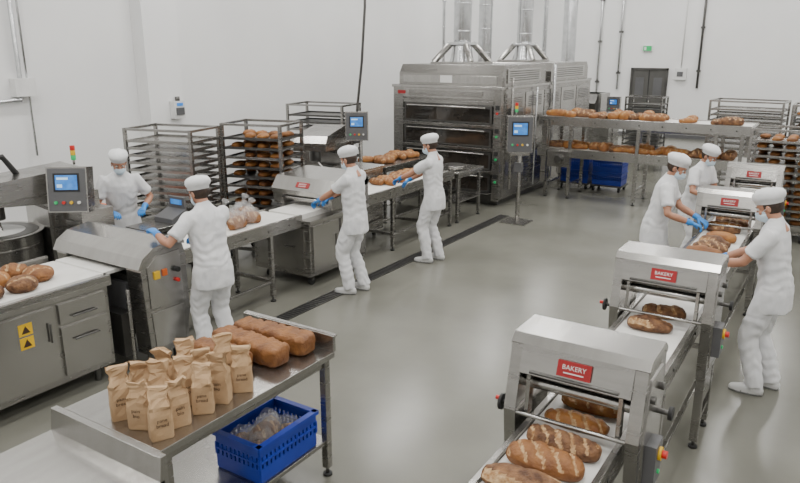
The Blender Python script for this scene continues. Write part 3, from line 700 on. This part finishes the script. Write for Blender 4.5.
def ik(a,t,l1,l2,pole):
    d=t-a; L=min(d.length,(l1+l2)*.995); d.normalize(); x=(l1*l1-l2*l2+L*L)/(2*L); h=sqrt(max(0,l1*l1-x*x)); p=V(pole); p=(p-d*p.dot(d)).normalized()
    return a+d*x+p*h, a+d*L
def worker(x,y,heading,H=1.75,lean=0,hy=0,hp=.15,wl=None,wr=None,feet=((-.11,0),(.11,0)),wide=1.0,hdl=None,hdr=None,pl=(-.6,-.5,-.6),pr=(.6,-.5,-.6),curl=.5,skin=None,seed=1,toe=.15,sleeve=.72):
    s=H/1.75; Mw=T(x,y,0)@Rz(heading)@Matrix.Scale(s,4); inv=Mw.inverted()
    def bend(p):
        p=V(p); k=min(1,max(0,(p.z-.88)/.22)); a=lean*k; dz=p.z-.95
        return V((p.x,p.y*cos(a)+dz*sin(a),.95+dz*cos(a)-p.y*sin(a))) if k>0 else p
    P=[]; W=wide
    rings=[(.745,.190,.142,-.005),(.80,.188,.142,-.005),(.90,.182,.138,-.006),(1.0,.168,.125,-.002),(1.08,.161,.118,.002),(1.18,.169,.121,.004),(1.28,.180,.122,.002),(1.36,.182,.113,-.004),(1.42,.160,.092,-.010),(1.46,.108,.072,-.012),(1.495,.068,.064,-.010)]
    vs,fs=ringgeo([((0,yo,z),rx*W,ry*W) for z,rx,ry,yo in rings],32); vs=[bend(v) for v in vs]; P.append((vs,fs,0))
    P.append((*tubegeo([bend((0,-.010,1.475)),bend((0,-.004,1.515))],[.067,.063],20),0))
    P.append((*sphgeo((0,-.01,.86),(.165*W,.124*W,.15),24,14),0))
    hips=[V((-.088,0,.90)),V((.088,0,.90))]
    for i in(0,1):
        fx,fy=feet[i]; ank=V((fx,fy,.085)); kn,_=ik(hips[i],ank,.43,.415,(0,1,0))
        mid=(hips[i]+kn)/2; sh=(kn+ank)/2
        P.append((*capsule([hips[i],mid,kn,sh+V((0,-.010,0)),ank+V((0,-.01,-.02))],[.100*W,.095*W,.082,.076,.071],round1=False,n=20),0))
        sg=-1 if i==0 else 1; t=V((sg*sin(toe),cos(toe),0))
        heel=ank+V((0,0,-.045))-t*.05
        P.append((*capsule([heel,ank+V((0,0,-.04)),ank+V((0,0,-.045))+t*.09,ank+V((0,0,-.052))+t*.155],[.040,.044,.038,.032],sx=1.12,ref=(0,0,1)),2))
        vs,fs=ringgeo([((0,0,0),.047,.14),((0,0,.016),.047,.14)],20); Mt=T(ank.x+t.x*.052,ank.y+t.y*.052,.0)@Rz(-sg*toe)
        P.append(([Mt@V(v) for v in vs],fs,3))
    hands=[]
    for i,(w,pole,hd) in enumerate(((wl,pl,hdl),(wr,pr,hdr))):
        sg=-1 if i==0 else 1
        sh=bend((sg*.168*W,-.012,1.385))
        tg=inv@V(w) if w is not None else V((sg*.26,.06,.84))
        el,wr_=ik(sh,tg,.285,.255,pole)
        P.append((*capsule([sh,(sh+el)/2,el,el+(wr_-el)*.35,wr_],[.050,.045,.040,.041,.027]),1))
        P.append((*tubegeo([bend((sg*.10,-.01,1.36)),sh,sh+(el-sh)*.3,sh+(el-sh)*.55,sh+(el-sh)*sleeve],[.078,.077,.070,.067,.068],18),0))
        f=(wr_-el).normalized()
        if hd is not None: f=(f*.35+V(hd).normalized()).normalized()
        up=V((0,0,1)); 
        if abs(f.z)>.92: up=V((0,1,0))
        ax=f.cross(up).normalized(); az=ax.cross(f)
        M=Matrix(((ax.x,f.x,az.x,wr_.x),(ax.y,f.y,az.y,wr_.y),(ax.z,f.z,az.z,wr_.z),(0,0,0,1)))
        hands.append((handmesh(1 if i==0 else -1,curl),M))
    sd=seed*13.7
    def shape(v):
        if v.link_faces[0].material_index!=0: return 0
        c=v.co; q=noise.noise(V((c.x*9+sd,c.y*9,c.z*4.0)))*.012+noise.noise(V((c.x*22,c.y*22+sd,c.z*13)))*.006
        if c.z<.7: q+=sin(c.z*62+noise.noise(V((c.x*8,c.y*8,c.z*3+sd)))*8)*.0030
        elif .95<c.z<1.25: q+=sin(c.z*70+noise.noise(V((c.x*6,c.y*6,c.z*3+sd)))*9)*.0026
        return q
    body=remesh(P,.0105,3,shape)
    b=B(); b.M=Mw
    b.mesh(body,[CLOTH,skin or SKIN,SHOE,SOLE],Matrix.Identity(4))
    for hm,M in hands: b.mesh(hm,[GLOVE],M)
    pv=bend((0,.0,1.50)); Mh=T(*pv)@Rz(hy)@Rx(-(lean*.6+hp))
    b.mesh(HEADM,[skin or SKIN,RED],Mh)
    for sg in(-1,1):
        b.sph((sg*.031,.0775,.106),.0125,EYEW,14,10,M=Mh); b.sph((sg*.031,.0865,.105),.0062,IRIS,12,8,M=Mh)
        b.tube([(sg*.014,.0955,.124),(sg*.032,.0925,.129),(sg*.052,.078,.124)],[.0028,.0036,.002],HAIR,n=6,M=Mh)
        b.tube([(sg*.064,.05,.082),(sg*.078,.012,.10),(sg*.084,-.012,.108)],.0016,MASK,n=5,M=Mh)
    vs=[];fs=[];nu,nv=16,8
    for j in range(nv+1):
        v=j/nv; z=.090-.104*v; k=1-.35*max(0,v-.6)/.4
        for i in range(nu+1):
            u=radians(-80+160*i/nu); bu=.030*cos(u)**4*sin(pi*min(1,v*.8+.2))
            zz=z - (0.012*(1-cos(u)) if v<.3 else -.014*(1-cos(u)))
            vs.append((sin(u)*.0695*k,.014+cos(u)*(.082*k)+bu+.0025*sin(v*pi*6),zz))
    for j in range(nv):
        for i in range(nu): a=j*(nu+1)+i; fs.append((a,a+1,a+nu+2,a+nu+1))
    b.add(vs,fs,MASK,True,Mh)
    b.sph((0,-.014,.115),(.0795,.0965,.088),HAIR,28,20,M=Mh,keep=lambda c:(c.y<-.0 and c.z>.03) or (c.z>.10 and c.y<.035))
    vs,fs=ringgeo([((0,0,0),.083,.102),((0,0,.004),.087,.107),((0,0,.028),.088,.108),((0,0,.034),.097,.117),((0,-.005,.060),.106,.126),((0,-.010,.085),.102,.120),((0,-.012,.108),.082,.096),((0,-.012,.120),.050,.058),((0,-.012,.124),.012,.014)],32)
    vs=[v+v.normalized()*((noise.noise(v*38+V((sd,0,0)))*.009) if v.z>.033 else 0) for v in vs]
    b.add(vs,fs,CAPM,True,Mh@T(0,-.006,.132)@Rx(radians(11)))
    return b.obj('bakery_worker',origin=(x,y,0))
D=radians
worker(-7.0,4.95,D(-120),1.74,lean=.28,hy=0,hp=.2,wl=(-6.66,5.0,1.06),wr=(-6.76,4.64,1.06),seed=1,wide=1.04)
worker(-4.66,4.16,D(80),1.73,lean=.17,hy=.15,hp=.25,wl=(-5.02,3.86,1.235),wr=(-5.12,4.40,1.08),feet=((-.11,.02),(.11,-.04)),seed=2,wide=1.04)
worker(-4.70,6.38,D(98),1.74,lean=.06,hy=-.1,hp=.35,wl=(-5.17,6.26,1.06),wr=(-5.2,6.52,1.05),feet=((-.10,.04),(.11,-.04)),seed=3,wide=1.0)
worker(-4.56,7.97,D(95),1.73,lean=.06,hy=.05,hp=.3,wl=(-5.08,7.85,1.08),wr=(-5.06,8.08,1.03),feet=((-.11,.04),(.11,-.04)),seed=4,wide=1.0)
worker(-1.66,7.80,D(-80),1.75,lean=.22,hy=-.2,hp=.3,wl=(-1.24,7.88,1.05),wr=(-1.26,7.60,1.05),feet=((-.11,.03),(.11,-.05)),seed=5,wide=1.05)
worker(-1.60,9.55,D(-110),1.66,lean=.22,hy=0,hp=.35,wl=(-1.22,9.50,1.04),wr=(-1.32,9.22,1.04),seed=6,wide=1.04)
worker(-.34,6.20,D(82),1.74,lean=.14,hy=.05,hp=.35,wl=(-.80,6.10,1.08),wr=(-.78,6.38,1.06),feet=((-.11,.03),(.11,-.05)),seed=7,wide=1.0)

b=B(); b.tube([(-6.35,9.0,5.99),(-6.36,9.0,4.6),(-6.38,9.0,3.4),(-6.45,9.0,2.6),(-6.55,9.04,2.1),(-6.60,9.06,1.85)],.02,STEELD,n=8); b.obj('hanging_cable')
b=B(); b.box(-7.66,-7.34,4.72,4.98,.0,.78,STEELD); b.box(-7.68,-7.32,4.70,5.0,.78,1.02,ORG); b.obj('ingredient_bin',bevel=.01)

# ---------------------------------------------------------------- lights
for i,x in enumerate((-8,-4.6,-1.2,2.2)):
    for j,y in enumerate((-1,3.5,8,12.5,17,21.5)):
        l=bpy.data.lights.new('ceiling_lamp','AREA'); l.shape='RECTANGLE'; l.size=.5; l.size_y=2.4; l.energy=100; l.color=(1,.985,.955)
        o=bpy.data.objects.new('ceiling_lamp',l); o.location=(x,y,ZC-.12); bpy.context.scene.collection.objects.link(o)
w=bpy.data.worlds.new('world'); bpy.context.scene.world=w; w.use_nodes=True; w.node_tree.nodes['Background'].inputs[0].default_value=(.9,.95,1,1); w.node_tree.nodes['Background'].inputs[1].default_value=.5
c=bpy.data.cameras.new('camera'); c.lens=31.5; c.sensor_width=36; c.clip_end=200
o=bpy.data.objects.new('camera',c); o.location=(0,0,2.8); o.rotation_euler=(radians(74.6),0,radians(32.6)); bpy.context.scene.collection.objects.link(o)
bpy.context.scene.camera=o
